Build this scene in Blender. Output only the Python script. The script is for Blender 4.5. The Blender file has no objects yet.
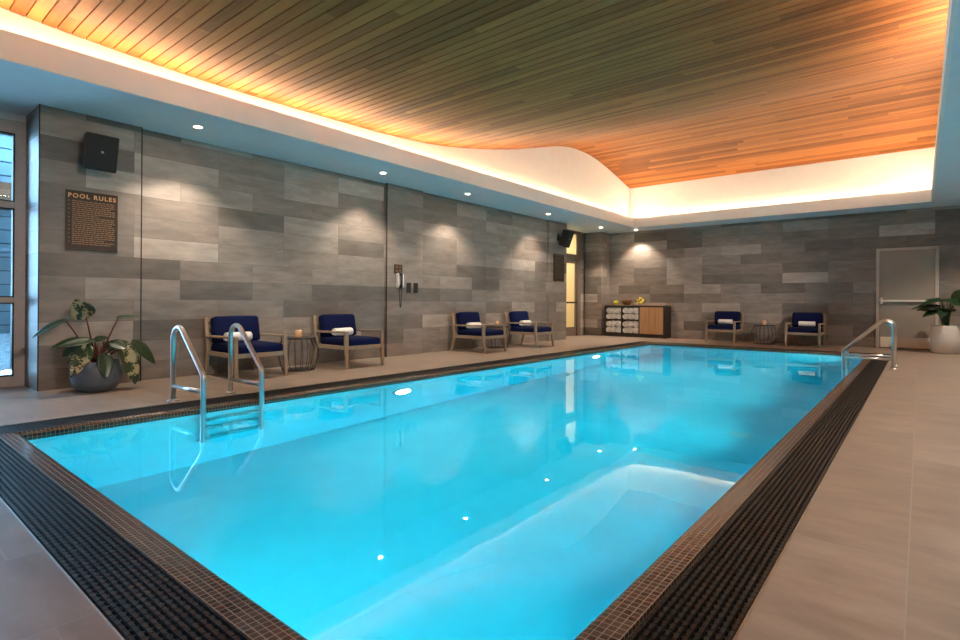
import bpy, math, random
from mathutils import Vector, Matrix
random.seed(7)
PI = math.pi
C = bpy.context.scene.collection
V = Vector

# ---------------------------------------------------------------- mesh builder
class MB:
    def __init__(s):
        s.v = []; s.f = []; s.m = []; s.smooth = []
    def add(s, vs, fs, mi=0, smooth=False):
        o = len(s.v); s.v += [tuple(p) for p in vs]
        for f in fs:
            s.f.append(tuple(i + o for i in f)); s.m.append(mi); s.smooth.append(smooth)
        return s
    def box(s, a, b, mi=0, M=None):
        (x0, y0, z0), (x1, y1, z1) = a, b
        x0, x1 = sorted((x0, x1)); y0, y1 = sorted((y0, y1)); z0, z1 = sorted((z0, z1))
        vs = [V(p) for p in ((x0,y0,z0),(x1,y0,z0),(x1,y1,z0),(x0,y1,z0),(x0,y0,z1),(x1,y0,z1),(x1,y1,z1),(x0,y1,z1))]
        if M: vs = [M @ p for p in vs]
        return s.add(vs, [(0,3,2,1),(4,5,6,7),(0,1,5,4),(1,2,6,5),(2,3,7,6),(3,0,4,7)], mi)
    def beam(s, p, q, w0, d0, w1=None, d1=None, side=(0,1,0), mi=0):
        """tapering square bar from p to q; w along side, d across it"""
        p, q = V(p), V(q); w1 = w0 if w1 is None else w1; d1 = d0 if d1 is None else d1
        t = (q - p).normalized(); a = (V(side) - t * t.dot(V(side))).normalized(); b = t.cross(a)
        vs = []
        for c, w, d in ((p, w0, d0), (q, w1, d1)):
            for i, j in ((-1,-1),(1,-1),(1,1),(-1,1)):
                vs.append(c + a * (i * w / 2) + b * (j * d / 2))
        return s.add(vs, [(0,3,2,1),(4,5,6,7),(0,1,5,4),(1,2,6,5),(2,3,7,6),(3,0,4,7)], mi)
    def tube(s, pts, r, n=10, cap=True, mi=0, closed=False):
        pts = [V(p) for p in pts]; k = len(pts)
        rs = r if isinstance(r, (list, tuple)) else [r] * k
        vs = []; nrm = None
        for i, p in enumerate(pts):
            if closed: t = (pts[(i+1) % k] - pts[i-1])
            else: t = pts[min(i+1, k-1)] - pts[max(i-1, 0)]
            t.normalize()
            if nrm is None:
                nrm = t.orthogonal().normalized()
            nrm = (nrm - t * nrm.dot(t))
            nrm = nrm.normalized() if nrm.length > 1e-6 else t.orthogonal().normalized()
            b = t.cross(nrm)
            for j in range(n):
                a = 2 * PI * j / n
                vs.append(p + (nrm * math.cos(a) + b * math.sin(a)) * rs[i])
        fs = []
        for i in range(k if closed else k - 1):
            i2 = (i + 1) % k
            for j in range(n):
                fs.append((i*n+j, i*n+(j+1) % n, i2*n+(j+1) % n, i2*n+j))
        s.add(vs, fs, mi, True)
        if cap and not closed:
            o = len(s.v) - k * n
            s.f.append(tuple(o + j for j in reversed(range(n)))); s.m.append(mi); s.smooth.append(False)
            s.f.append(tuple(o + (k-1)*n + j for j in range(n))); s.m.append(mi); s.smooth.append(False)
        return s
    def lathe(s, prof, n=28, c=(0,0,0), mi=0, M=None, caps=True):
        vs = []
        for r, z in prof:
            for j in range(n):
                a = 2 * PI * j / n
                vs.append(V((r * math.cos(a), r * math.sin(a), z)))
        M = M or Matrix.Translation(V(c))
        vs = [M @ p for p in vs]
        fs = []
        for i in range(len(prof) - 1):
            for j in range(n):
                fs.append((i*n+j, i*n+(j+1) % n, (i+1)*n+(j+1) % n, (i+1)*n+j))
        s.add(vs, fs, mi, True)
        o = len(s.v) - len(prof) * n
        if caps and prof[0][0] > 1e-4: s.f.append(tuple(o + j for j in reversed(range(n)))); s.m.append(mi); s.smooth.append(False)
        if caps and prof[-1][0] > 1e-4: s.f.append(tuple(o + (len(prof)-1)*n + j for j in range(n))); s.m.append(mi); s.smooth.append(False)
        return s
    def build(s, name, mats, parent=None, bevel=0, loc=None, sub=0):
        me = bpy.data.meshes.new(name); me.from_pydata(s.v, [], s.f)
        mats = mats if isinstance(mats, (list, tuple)) else [mats]
        for m in mats: me.materials.append(m)
        me.polygons.foreach_set('material_index', s.m)
        me.polygons.foreach_set('use_smooth', s.smooth)
        me.update()
        o = bpy.data.objects.new(name, me); C.objects.link(o)
        if loc is not None: o.location = loc
        if parent: o.parent = parent
        if bevel:
            b = o.modifiers.new('edge', 'BEVEL'); b.width = bevel; b.segments = 2; b.limit_method = 'ANGLE'
        if sub:
            b = o.modifiers.new('smooth', 'SUBSURF'); b.levels = sub; b.render_levels = sub
        return o

def tag(o, label, cat, group=None):
    o['label'] = label; o['category'] = cat
    if group: o['group'] = group
    return o
def thing(name, label, cat, loc=(0,0,0), rz=0, group=None):
    o = bpy.data.objects.new(name, None); C.objects.link(o); o.empty_display_size = .1
    o.location = loc; o.rotation_euler = (0, 0, rz)
    return tag(o, label, cat, group)
def struct(o, label=None):
    o['kind'] = 'structure'
    if label: o['label'] = label
    return o
def dup(root, loc, rz, label, group=None):
    r = root.copy(); C.objects.link(r); r.location = loc; r.rotation_euler = (0, 0, rz)
    r['label'] = label
    if group: r['group'] = group
    for ch in list(root.children):
        c = ch.copy(); C.objects.link(c); c.parent = r
        for g in list(ch.children):
            d = g.copy(); C.objects.link(d); d.parent = c
    return r

# ---------------------------------------------------------------- materials
def newmat(name):
    m = bpy.data.materials.new(name); m.use_nodes = True
    nt = m.node_tree; return m, nt, nt.nodes['Principled BSDF']
def N(nt, typ, **kw):
    n = nt.nodes.new(typ)
    for k, v in kw.items():
        setattr(n, k, v)
    return n
def lin(c):
    return tuple(((x / 255) / 12.92 if x / 255 <= .04045 else ((x / 255 + .055) / 1.055) ** 2.4) for x in c) + (1,)
def plain(name, col, rough=.5, metal=0, noise=0, nscale=20, bump=0, spec=None, stretch=(1,1,1), emit=None, estr=0):
    m, nt, b = newmat(name)
    b.inputs['Base Color'].default_value = col; b.inputs['Roughness'].default_value = rough; b.inputs['Metallic'].default_value = metal
    if spec is not None: b.inputs['Specular IOR Level'].default_value = spec
    if noise or bump:
        tc = N(nt, 'ShaderNodeTexCoord'); mp = N(nt, 'ShaderNodeMapping'); mp.inputs['Scale'].default_value = stretch
        nz = N(nt, 'ShaderNodeTexNoise'); nz.inputs['Scale'].default_value = nscale; nz.inputs['Detail'].default_value = 5
        nt.links.new(tc.outputs['Object'], mp.inputs['Vector']); nt.links.new(mp.outputs[0], nz.inputs['Vector'])
        if noise:
            mr = N(nt, 'ShaderNodeMapRange'); mr.inputs[3].default_value = 1 - noise; mr.inputs[4].default_value = 1 + noise
            mr.inputs[1].default_value = .3; mr.inputs[2].default_value = .7
            mx = N(nt, 'ShaderNodeVectorMath', operation='SCALE'); mx.inputs[0].default_value = col[:3]
            nt.links.new(nz.outputs['Fac'], mr.inputs[0]); nt.links.new(mr.outputs[0], mx.inputs['Scale'])
            nt.links.new(mx.outputs[0], b.inputs['Base Color'])
        if bump:
            bp = N(nt, 'ShaderNodeBump'); bp.inputs['Strength'].default_value = bump; bp.inputs['Distance'].default_value = .01
            nt.links.new(nz.outputs['Fac'], bp.inputs['Height']); nt.links.new(bp.outputs[0], b.inputs['Normal'])
    if emit:
        b.inputs['Emission Color'].default_value = emit; b.inputs['Emission Strength'].default_value = estr
    return m
def math_(nt, op, a, b=None, c=None):
    n = N(nt, 'ShaderNodeMath', operation=op)
    for i, x in enumerate((a, b, c)):
        if x is None: continue
        if isinstance(x, (int, float)): n.inputs[i].default_value = x
        else: nt.links.new(x, n.inputs[i])
    return n.outputs[0]
def ramp(nt, fac, stops, interp='LINEAR'):
    r = N(nt, 'ShaderNodeValToRGB'); r.color_ramp.interpolation = interp
    e = r.color_ramp.elements
    while len(e) < len(stops): e.new(.5)
    for el, (p, c) in zip(e, stops): el.position = p; el.color = c
    nt.links.new(fac, r.inputs[0]); return r.outputs[0]
def mix(nt, fac, a, b, typ='MIX'):
    n = N(nt, 'ShaderNodeMix', data_type='RGBA', blend_type=typ)
    for i, x in ((0, fac), (6, a), (7, b)):
        if isinstance(x, (int, float)): n.inputs[i].default_value = x
        elif isinstance(x, tuple): n.inputs[i].default_value = x
        else: nt.links.new(x, n.inputs[i])
    return n.outputs[2]

def tile_mat(name, stops, row_h, col_w, z_off, floor=False, rough=.45, grout=(.05,.047,.045,1), gw=.0022, streak=.25, shift=0.0, half=False):
    """rectangular tiles laid in random bond; each tile its own tone and cloudy streaks"""
    m, nt, b = newmat(name)
    tc = N(nt, 'ShaderNodeTexCoord'); sp = N(nt, 'ShaderNodeSeparateXYZ'); nt.links.new(tc.outputs['Object'], sp.inputs[0])
    X, Y, Z = sp.outputs
    if floor: u, w = Y, X
    else: u, w = math_(nt, 'ADD', X, Y), Z
    w = math_(nt, 'ADD', w, z_off)
    wr = math_(nt, 'DIVIDE', w, row_h); row = math_(nt, 'FLOOR', wr); fr = math_(nt, 'FRACT', wr)
    wn = N(nt, 'ShaderNodeTexWhiteNoise', noise_dimensions='1D'); nt.links.new(math_(nt, 'ADD', row, 3.7 + shift), wn.inputs['W'])
    off = math_(nt, 'MULTIPLY', math_(nt, 'ROUND', math_(nt, 'MULTIPLY', wn.outputs['Value'], 3)), col_w / 3)
    if half:
        off = math_(nt, 'ADD', math_(nt, 'MULTIPLY', math_(nt, 'GREATER_THAN', wn.outputs['Value'], .5), col_w / 2), .553)
    uc = math_(nt, 'DIVIDE', math_(nt, 'ADD', u, off), col_w); col = math_(nt, 'FLOOR', uc); fc = math_(nt, 'FRACT', uc)
    cb = N(nt, 'ShaderNodeCombineXYZ'); nt.links.new(row, cb.inputs[0]); nt.links.new(col, cb.inputs[1]); cb.inputs[2].default_value = shift
    wt = N(nt, 'ShaderNodeTexWhiteNoise', noise_dimensions='3D'); nt.links.new(cb.outputs[0], wt.inputs['Vector'])
    base = ramp(nt, wt.outputs['Value'], stops)
    # cloudy streaks along each tile, offset per tile
    cv = N(nt, 'ShaderNodeCombineXYZ')
    nt.links.new(math_(nt, 'MULTIPLY', u, 2.2 if not floor else 6.5), cv.inputs[0]); nt.links.new(math_(nt, 'MULTIPLY', w, 7.5 if not floor else 2.2), cv.inputs[1])
    nt.links.new(math_(nt, 'MULTIPLY', wt.outputs['Value'], 40), cv.inputs[2])
    nz = N(nt, 'ShaderNodeTexNoise'); nz.inputs['Scale'].default_value = 1.3; nz.inputs['Detail'].default_value = 6; nz.inputs['Roughness'].default_value = .62
    nt.links.new(cv.outputs[0], nz.inputs['Vector'])
    mr = N(nt, 'ShaderNodeMapRange'); mr.inputs[1].default_value = .3; mr.inputs[2].default_value = .7
    mr.inputs[3].default_value = 1 - streak; mr.inputs[4].default_value = 1 + streak; nt.links.new(nz.outputs['Fac'], mr.inputs[0])
    sc = N(nt, 'ShaderNodeVectorMath', operation='SCALE'); nt.links.new(base, sc.inputs[0]); nt.links.new(mr.outputs[0], sc.inputs['Scale'])
    # grout
    dw = math_(nt, 'MULTIPLY', math_(nt, 'MINIMUM', fr, math_(nt, 'SUBTRACT', 1.0, fr)), row_h)
    du = math_(nt, 'MULTIPLY', math_(nt, 'MINIMUM', fc, math_(nt, 'SUBTRACT', 1.0, fc)), col_w)
    g = math_(nt, 'LESS_THAN', math_(nt, 'MINIMUM', dw, du), gw)
    nt.links.new(mix(nt, g, sc.outputs[0], grout), b.inputs['Base Color'])
    b.inputs['Roughness'].default_value = rough
    nt.links.new(math_(nt, 'ADD', math_(nt, 'MULTIPLY', nz.outputs['Fac'], .25), rough - .12), b.inputs['Roughness'])
    bp = N(nt, 'ShaderNodeBump'); bp.inputs['Strength'].default_value = .25; bp.inputs['Distance'].default_value = .004
    nt.links.new(math_(nt, 'SUBTRACT', math_(nt, 'MULTIPLY', nz.outputs['Fac'], .4), g), bp.inputs['Height']); nt.links.new(bp.outputs[0], b.inputs['Normal'])
    return m

M_wall = tile_mat('stone_wall_tile', [(0, (.132,.109,.094,1)), (.3, (.196,.163,.142,1)), (.75, (.254,.213,.187,1)), (1, (.385,.328,.290,1))], .23, .88, .02, grout=(.13,.115,.10,1), gw=.0016, streak=.24, half=True)
M_floor = tile_mat('stone_floor_tile', [(0, (.26,.205,.164,1)), (.5, (.28,.222,.178,1)), (1, (.305,.242,.195,1))], .6, 1.2, .03, floor=True, rough=.42, grout=(.30,.28,.26,1), gw=.0022, streak=.24)

def mosaic_mat():
    m, nt, b = newmat('brown_mosaic_tile')
    tc = N(nt, 'ShaderNodeTexCoord'); sp = N(nt, 'ShaderNodeSeparateXYZ'); nt.links.new(tc.outputs['Object'], sp.inputs[0])
    p = .025; X, Y, Z = sp.outputs
    ds = []; ids = []
    for a, o in ((X, 4.68 + p / 2), (Y, -.835 + p / 2), (Z, .0175)):
        q = math_(nt, 'DIVIDE', math_(nt, 'ADD', a, o), p); f = math_(nt, 'FRACT', q); ids.append(math_(nt, 'FLOOR', q))
        ds.append(math_(nt, 'MINIMUM', f, math_(nt, 'SUBTRACT', 1.0, f)))
    g = math_(nt, 'LESS_THAN', math_(nt, 'MINIMUM', math_(nt, 'MINIMUM', ds[0], ds[1]), ds[2]), .06)
    cb = N(nt, 'ShaderNodeCombineXYZ')
    for i in range(3): nt.links.new(ids[i], cb.inputs[i])
    wt = N(nt, 'ShaderNodeTexWhiteNoise', noise_dimensions='3D'); nt.links.new(cb.outputs[0], wt.inputs['Vector'])
    base = ramp(nt, wt.outputs['Value'], [(0, (.042,.027,.020,1)), (1, (.092,.061,.045,1))])
    nt.links.new(mix(nt, g, base, (.28,.20,.145,1)), b.inputs['Base Color'])
    b.inputs['Roughness'].default_value = .22
    nt.links.new(math_(nt, 'ADD', math_(nt, 'MULTIPLY', g, .4), .2), b.inputs['Roughness'])
    bp = N(nt, 'ShaderNodeBump'); bp.inputs['Strength'].default_value = .4; bp.inputs['Distance'].default_value = .002
    nt.links.new(math_(nt, 'SUBTRACT', 1.0, g), bp.inputs['Height']); nt.links.new(bp.outputs[0], b.inputs['Normal'])
    return m
M_mosaic = mosaic_mat()

def wood_mat(name, dark, light, rough=.4, axis=0, plank=None, scale=1.0, spec=.5):
    m, nt, b = newmat(name)
    tc = N(nt, 'ShaderNodeTexCoord'); mp = N(nt, 'ShaderNodeMapping'); nt.links.new(tc.outputs['Object'], mp.inputs['Vector'])
    s = [18 * scale] * 3; s[axis] = 1.1 * scale; mp.inputs['Scale'].default_value = s
    nz = N(nt, 'ShaderNodeTexNoise'); nz.inputs['Scale'].default_value = 1.5; nz.inputs['Detail'].default_value = 7; nz.inputs['Roughness'].default_value = .6
    vec = mp.outputs[0]
    if plank:
        sp = N(nt, 'ShaderNodeSeparateXYZ'); nt.links.new(tc.outputs['Object'], sp.inputs[0])
        pid = math_(nt, 'FLOOR', math_(nt, 'DIVIDE', sp.outputs[1], plank))
        w0 = N(nt, 'ShaderNodeTexWhiteNoise', noise_dimensions='1D'); nt.links.new(pid, w0.inputs['W'])
        xid = math_(nt, 'FLOOR', math_(nt, 'DIVIDE', math_(nt, 'ADD', sp.outputs[0], math_(nt, 'MULTIPLY', w0.outputs['Value'], 2.6)), 2.6))
        cb = N(nt, 'ShaderNodeCombineXYZ'); nt.links.new(pid, cb.inputs[0]); nt.links.new(xid, cb.inputs[1])
        w1 = N(nt, 'ShaderNodeTexWhiteNoise', noise_dimensions='2D'); nt.links.new(cb.outputs[0], w1.inputs['Vector'])
        va = N(nt, 'ShaderNodeVectorMath', operation='ADD'); nt.links.new(vec, va.inputs[0])
        vs = N(nt, 'ShaderNodeVectorMath', operation='SCALE'); nt.links.new(w1.outputs['Color'], vs.inputs[0]); vs.inputs['Scale'].default_value = 40
        nt.links.new(vs.outputs[0], va.inputs[1]); vec = va.outputs[0]
    nt.links.new(vec, nz.inputs['Vector'])
    fac = nz.outputs['Fac']
    if plank: fac = math_(nt, 'ADD', math_(nt, 'MULTIPLY', fac, .55), math_(nt, 'MULTIPLY', w1.outputs['Value'], .45))
    nt.links.new(ramp(nt, fac, [(.22, dark), (.72, light)]), b.inputs['Base Color'])
    b.inputs['Roughness'].default_value = rough; b.inputs['Specular IOR Level'].default_value = spec
    bp = N(nt, 'ShaderNodeBump'); bp.inputs['Strength'].default_value = .12; bp.inputs['Distance'].default_value = .003
    nt.links.new(nz.outputs['Fac'], bp.inputs['Height']); nt.links.new(bp.outputs[0], b.inputs['Normal'])
    return m
PLANK = .105
M_ceilwood = wood_mat('ceiling_board_wood', (.155,.047,.0115,1), (.38,.128,.034,1), .6, 0, PLANK, 1.0, .12)
M_teak = wood_mat('weathered_teak', (.25,.18,.12,1), (.43,.325,.23,1), .55, 2, None, 2)
M_doorwood = wood_mat('cabinet_oak', (.33,.165,.08,1), (.52,.30,.155,1), .4, 2, None, 1)
M_darkwood = wood_mat('dark_cabinet', (.022,.018,.014,1), (.05,.04,.032,1), .5, 2, None, 1.5)
M_topwood = wood_mat('cabinet_top_wood', (.16,.10,.065,1), (.28,.19,.125,1), .4, 0, None, 1)
M_black = plain('matte_black', (.006,.006,.006,1), .9)
M_gap = plain('dark_backing', (.012,.009,.007,1), .9)
M_white = plain('warm_white_plaster', (.86,.84,.81,1), .8, noise=.02, nscale=6)
M_soffit = plain('pool_light_tinted_plaster', (.74,.81,.86,1), .9, noise=.02, nscale=5, spec=.05)  # blue cast of the pool light put into the plaster colour
M_basin = plain('pale_blue_pool_plaster', (.56,.90,.92,1), .7, noise=.03, nscale=3)
M_steel = plain('brushed_stainless', (.66,.67,.67,1), .30, 1)
M_grate = plain('black_plastic_grating', (.010,.0095,.0095,1), .42, noise=.2, spec=.35, nscale=60)
M_trim = plain('aluminium_edge', (.5,.48,.45,1), .35, 1)
M_darktrim = plain('dark_metal_edge', (.02,.02,.022,1), .4, .6)
M_frame = plain('taupe_window_frame', (.52,.46,.42,1), .45, noise=.05)
M_doorframe = plain('bronze_door_frame', (.17,.125,.095,1), .45)
M_exitdoor = plain('taupe_painted_door', (.34,.295,.25,1), .5, noise=.03, nscale=4)
M_exitframe = plain('grey_painted_frame', (.52,.46,.40,1), .5)
M_speaker = plain('black_speaker_shell', (.012,.012,.013,1), .5)
M_grille = plain('black_speaker_grille', (.008,.008,.009,1), .7, bump=.3, nscale=400)
M_navy = plain('navy_canvas', (.005,.009,.050,1), .9, noise=.18, nscale=30, bump=.25, spec=.12)
M_towel = plain('white_terry', (.87,.85,.83,1), .95, noise=.05, nscale=90, bump=.6)
M_bronze = plain('dark_bronze_plate', (.030,.018,.012,1), .4, .2, noise=.2, nscale=14)
M_gold = plain('gold_lettering', (.62,.34,.15,1), .35, .5)
M_goldfaint = plain('faded_gold_lettering', (.26,.14,.065,1), .5, .2)
M_wire = plain('dark_wire', (.035,.033,.031,1), .45, .4)
M_pot = plain('blue_grey_glazed_pot', (.11,.13,.165,1), .45, noise=.12, nscale=12)
M_potw = plain('white_stone_pot', (.74,.71,.68,1), .7, noise=.05, nscale=25, bump=.15)
M_soil = plain('potting_soil', (.03,.02,.014,1), .95, noise=.4, nscale=60, bump=1)
M_stemred = plain('reddish_stalk', (.11,.02,.022,1), .5)
M_stemgreen = plain('green_stalk', (.05,.11,.03,1), .5)
M_plastic = plain('black_plastic', (.012,.012,.012,1), .35)
M_phonewhite = plain('grey_phone_shell', (.50,.49,.47,1), .4)
M_bowl = wood_mat('brown_wood_bowl', (.11,.045,.018,1), (.22,.09,.035,1), .35, 2, None, 1)
M_lemon = plain('lemon_skin', (.75,.55,.02,1), .45, noise=.06, nscale=30, bump=.2)
M_lime = plain('lime_skin', (.28,.36,.03,1), .45, noise=.1, nscale=30)
M_juice = plain('citrus_water', (.50,.46,.04,1), .2)
M_gravel = plain('pale_blue_gravel', (.08,.105,.12,1), .9, noise=.5, nscale=14, bump=1)
M_siding = plain('blue_grey_siding', (.15,.24,.29,1), .6, noise=.06, nscale=3)
M_sidingdark = plain('dark_siding', (.05,.085,.11,1), .6)
M_extwhite = plain('white_exterior_trim', (.34,.40,.43,1), .6)
M_exttan = plain('tan_fascia_boards', (.10,.055,.025,1), .6)
M_amber = plain('amber_candle_glass', (.50,.28,.15,1), .25, emit=(1,.50,.2,1), estr=.06)
M_wax = plain('candle_wax', (.8,.6,.4,1), .6)
M_flame = plain('candle_flame', (1,.7,.3,1), .5, emit=(1,.6,.2,1), estr=3)
M_bulb = plain('downlight_lens', (1,.9,.8,1), .5, emit=(1,.82,.60,1), estr=6)
M_poollamp = plain('pool_lamp_lens', (.9,1,1,1), .5, emit=(.75,.97,1,1), estr=8)
M_corridor = plain('cream_wall', (.80,.70,.48,1), .8)
M_kick = plain('steel_kick_plate', (.86,.79,.69,1), .40, 0)

def water_mat():
    m, nt, b = newmat('clear_pool_water')
    out = [n for n in nt.nodes if n.type == 'OUTPUT_MATERIAL'][0]
    b.inputs['Base Color'].default_value = (1,1,1,1); b.inputs['Roughness'].default_value = 0
    b.inputs['IOR'].default_value = 1.333; b.inputs['Transmission Weight'].default_value = 1
    tc = N(nt, 'ShaderNodeTexCoord'); nz = N(nt, 'ShaderNodeTexNoise'); nz.inputs['Scale'].default_value = 2.2; nz.inputs['Detail'].default_value = 1.5
    nt.links.new(tc.outputs['Object'], nz.inputs['Vector'])
    bp = N(nt, 'ShaderNodeBump'); bp.inputs['Strength'].default_value = .05; bp.inputs['Distance'].default_value = .03
    nt.links.new(nz.outputs['Fac'], bp.inputs['Height']); nt.links.new(bp.outputs[0], b.inputs['Normal'])
    va = N(nt, 'ShaderNodeVolumeAbsorption'); va.inputs['Color'].default_value = (.0,.90,.965,1); va.inputs['Density'].default_value = .85
    nt.links.new(va.outputs[0], out.inputs['Volume'])
    return m
M_water = water_mat()
def pane_mat(name, tint=(1,1,1,1), refl=None):
    m, nt, b = newmat(name); nt.nodes.remove(b)
    out = [n for n in nt.nodes if n.type == 'OUTPUT_MATERIAL'][0]
    tr = N(nt, 'ShaderNodeBsdfTransparent'); tr.inputs[0].default_value = tint
    gl = N(nt, 'ShaderNodeBsdfGlossy'); gl.inputs['Roughness'].default_value = .0
    fr = N(nt, 'ShaderNodeFresnel'); fr.inputs[0].default_value = 1.5
    mx = N(nt, 'ShaderNodeMixShader'); (nt.links.new(fr.outputs[0], mx.inputs[0]) if refl is None else setattr(mx.inputs[0], 'default_value', refl)); nt.links.new(tr.outputs[0], mx.inputs[1]); nt.links.new(gl.outputs[0], mx.inputs[2])
    nt.links.new(mx.outputs[0], out.inputs[0]); return m
M_pane = pane_mat('window_glass', (.92,.96,.97,1))
M_glassjar = pane_mat('clear_jar_glass', (.95,.96,.92,1), .05)
def frosted():
    m, nt, b = newmat('frosted_cream_glass'); nt.nodes.remove(b)
    out = [n for n in nt.nodes if n.type == 'OUTPUT_MATERIAL'][0]
    tl = N(nt, 'ShaderNodeBsdfTranslucent'); tl.inputs[0].default_value = (.92,.86,.70,1)
    gl = N(nt, 'ShaderNodeBsdfGlossy'); gl.inputs['Roughness'].default_value = .25
    mx = N(nt, 'ShaderNodeMixShader'); mx.inputs[0].default_value = .06
    nt.links.new(tl.outputs[0], mx.inputs[1]); nt.links.new(gl.outputs[0], mx.inputs[2]); nt.links.new(mx.outputs[0], out.inputs[0])
    return m
M_frost = frosted()
def leaf_mat(name, green, cream, amount):
    m, nt, b = newmat(name)
    tc = N(nt, 'ShaderNodeTexCoord')
    nz = N(nt, 'ShaderNodeTexNoise'); nz.inputs['Scale'].default_value = 9; nz.inputs['Detail'].default_value = 3
    nt.links.new(tc.outputs['Object'], nz.inputs['Vector'])
    n2 = N(nt, 'ShaderNodeTexNoise'); n2.inputs['Scale'].default_value = 55; n2.inputs['Detail'].default_value = 2; nt.links.new(tc.outputs['Object'], n2.inputs['Vector'])
    f = math_(nt, 'ADD', math_(nt, 'MULTIPLY', nz.outputs['Fac'], .7), math_(nt, 'MULTIPLY', n2.outputs['Fac'], .3))
    g = ramp(nt, n2.outputs['Fac'], [(.3, tuple(c * .7 for c in green[:3]) + (1,)), (.7, green)])
    k = ramp(nt, f, [(amount, (0,0,0,1)), (amount + .04, (1,1,1,1))])
    nt.links.new(mix(nt, k, g, cream), b.inputs['Base Color']); b.inputs['Roughness'].default_value = .32
    return m
M_leaf = leaf_mat('dark_green_leaf', (.018,.045,.016,1), (.5,.45,.28,1), .95)
M_leafvar = leaf_mat('cream_splashed_leaf', (.016,.042,.015,1), (.36,.32,.18,1), .50)
M_monstera = leaf_mat('glossy_green_leaf', (.012,.04,.012,1), (.4,.4,.3,1), .95)

# ---------------------------------------------------------------- dimensions
ZS = 2.80                                   # soffit
XL, XR, YN, YF = -4.68, -.73, .835, 11.76   # pool edge
GX0, GX1, GY0, GY1 = -5.03, -.38, .50, 12.10   # outer edge of the overflow channel
LX0, LX1, LY0, LY1 = -4.722, -.617, .735, 11.87 # inner edge of the grating
WZ = -.05
RX, RY = 1.85, -2.6                         # right and front walls
FW = 13.75                                  # far wall
FLX, FRX, FFY, FNY = -5.63, .146, 12.98, -1.9   # fascia faces
LIP = 3.035
CL, CR, CF, CN = FLX - .2, FRX + .2, FFY + .2, FNY - .2   # walls of the light cove

# ---------------------------------------------------------------- floor
mb = MB()
mb.box((-7.3, RY, -.15), (GX0, FW, 0)); mb.box((GX1, RY, -.15), (RX, FW, 0))
mb.box((GX0, RY, -.15), (GX1, GY0, 0)); mb.box((GX0, GY1, -.15), (GX1, FW, 0))
struct(mb.build('floor', M_floor))
mb = MB()   # thin metal edge where the deck tiles stop
t = .005
for a, b in (((GX0, GY0), (GX0 + t, GY1)), ((GX1 - t, GY0), (GX1, GY1)), ((GX0, GY0), (GX1, GY0 + t)), ((GX0, GY1 - t), (GX1, GY1))):
    mb.box((a[0], a[1], -.05), (b[0], b[1], .0015))
struct(mb.build('trim_1', M_trim))
# overflow channel
mb = MB()
mb.box((GX0, GY0, -.16), (GX1, LY0, -.14)); mb.box((GX0, LY1, -.16), (GX1, GY1, -.14))
mb.box((GX0, GY0, -.16), (LX0, GY1, -.14)); mb.box((LX1, GY0, -.16), (GX1, GY1, -.14))
for a, b in (((GX0 - .01, GY0), (GX0, GY1)), ((GX1, GY0), (GX1 + .01, GY1)), ((GX0, GY0 - .01), (GX1, GY0)), ((GX0, GY1), (GX1, GY1 + .01))):
    mb.box((a[0], a[1], -.16), (b[0], b[1], -.003))
struct(mb.build('trim_2', M_black))

def grating(name, label, x0, x1, y0, y1):
    """overflow grating: long bars across the short width, crossed by lower ribs"""
    mb = MB(); along_y = (y1 - y0) > (x1 - x0)
    g = .004
    w0, w1, l0, l1 = (x0, x1, y0, y1) if along_y else (y0, y1, x0, x1)
    w0 += g + .004; w1 -= g; l0 += g; l1 -= g
    n = round((w1 - w0) / .0228); pitch = (w1 - w0) / n
    def bx(a0, a1, b0, b1, z0, z1):
        if along_y: mb.box((a0, b0, z0), (a1, b1, z1))
        else: mb.box((b0, a0, z0), (b1, a1, z1))
    k = int((l1 - l0) / .036)
    for i in range(n):
        c = w0 + (i + .5) * pitch
        bx(c - .0058, c + .0058, l0, l1, -.03, -.0022)
        for j in range(k):                       # raised anti-slip studs
            q = l0 + .006 + (l1 - l0 - .012) * (j + .5) / k
            bx(c - .0058, c + .0058, q - .0162, q + .0162, -.0022, -.0005)
    for j in range(k + 1):
        c = l0 + .006 + (l1 - l0 - .012) * j / k
        bx(w0, w1, c - .004, c + .004, -.03, -.009)
    o = mb.build(name, M_grate)
    return tag(o, label, 'drain grating', 'overflow gratings around the pool')
grating('drain_grating', 'black plastic overflow grating along the right side of the pool, beside the exit door', LX1, GX1, GY0, GY1)
grating('drain_grating', 'black plastic overflow grating along the wall with four armchairs', GX0, LX0, GY0, GY1)
grating('drain_grating', 'black plastic overflow grating across the near end of the pool', LX0, LX1, GY0, LY0)
grating('drain_grating', 'black plastic overflow grating across the far end, below the two far armchairs', LX0, LX1, LY1, GY1)

# ---------------------------------------------------------------- pool
def ring_profile(prof):
    """sweep (offset outwards from the pool edge, z) round the pool rectangle with mitred corners"""
    vs, fs = [], []
    for d, z in prof:
        dl = min(d, .04)                         # the lip is narrow on the armchair side
        for x, y in ((XL - dl, YN - d), (XR + d, YN - d), (XR + d, YF + d), (XL - dl, YF + d)):
            vs.append((x, y, z))
    k = len(prof)
    for i in range(k - 1):
        for j in range(4):
            fs.append((i*4+j, i*4+(j+1) % 4, (i+1)*4+(j+1) % 4, (i+1)*4+j))
    return vs, fs
prof = [(.115, -.15), (.115, .0), (.03, -.004)]
for k in range(1, 7):
    a = PI / 2 * k / 6; prof.append((.03 - .03 * math.sin(a), -.004 - .028 * (1 - math.cos(a))))
prof += [(0, -.10), (.02, -.15)]
mb = MB(); vs, fs = ring_profile(prof); mb.add(vs, fs)
struct(mb.build('trim_3', M_mosaic), 'brown mosaic tile lip around the pool edge')
ZN, ZF = -1.5, -1.9                         # the floor falls towards the far end
def pool_z(y): return ZN + (ZF - ZN) * (y - YN) / (YF - YN)
mb = MB()
T = .12
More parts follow.
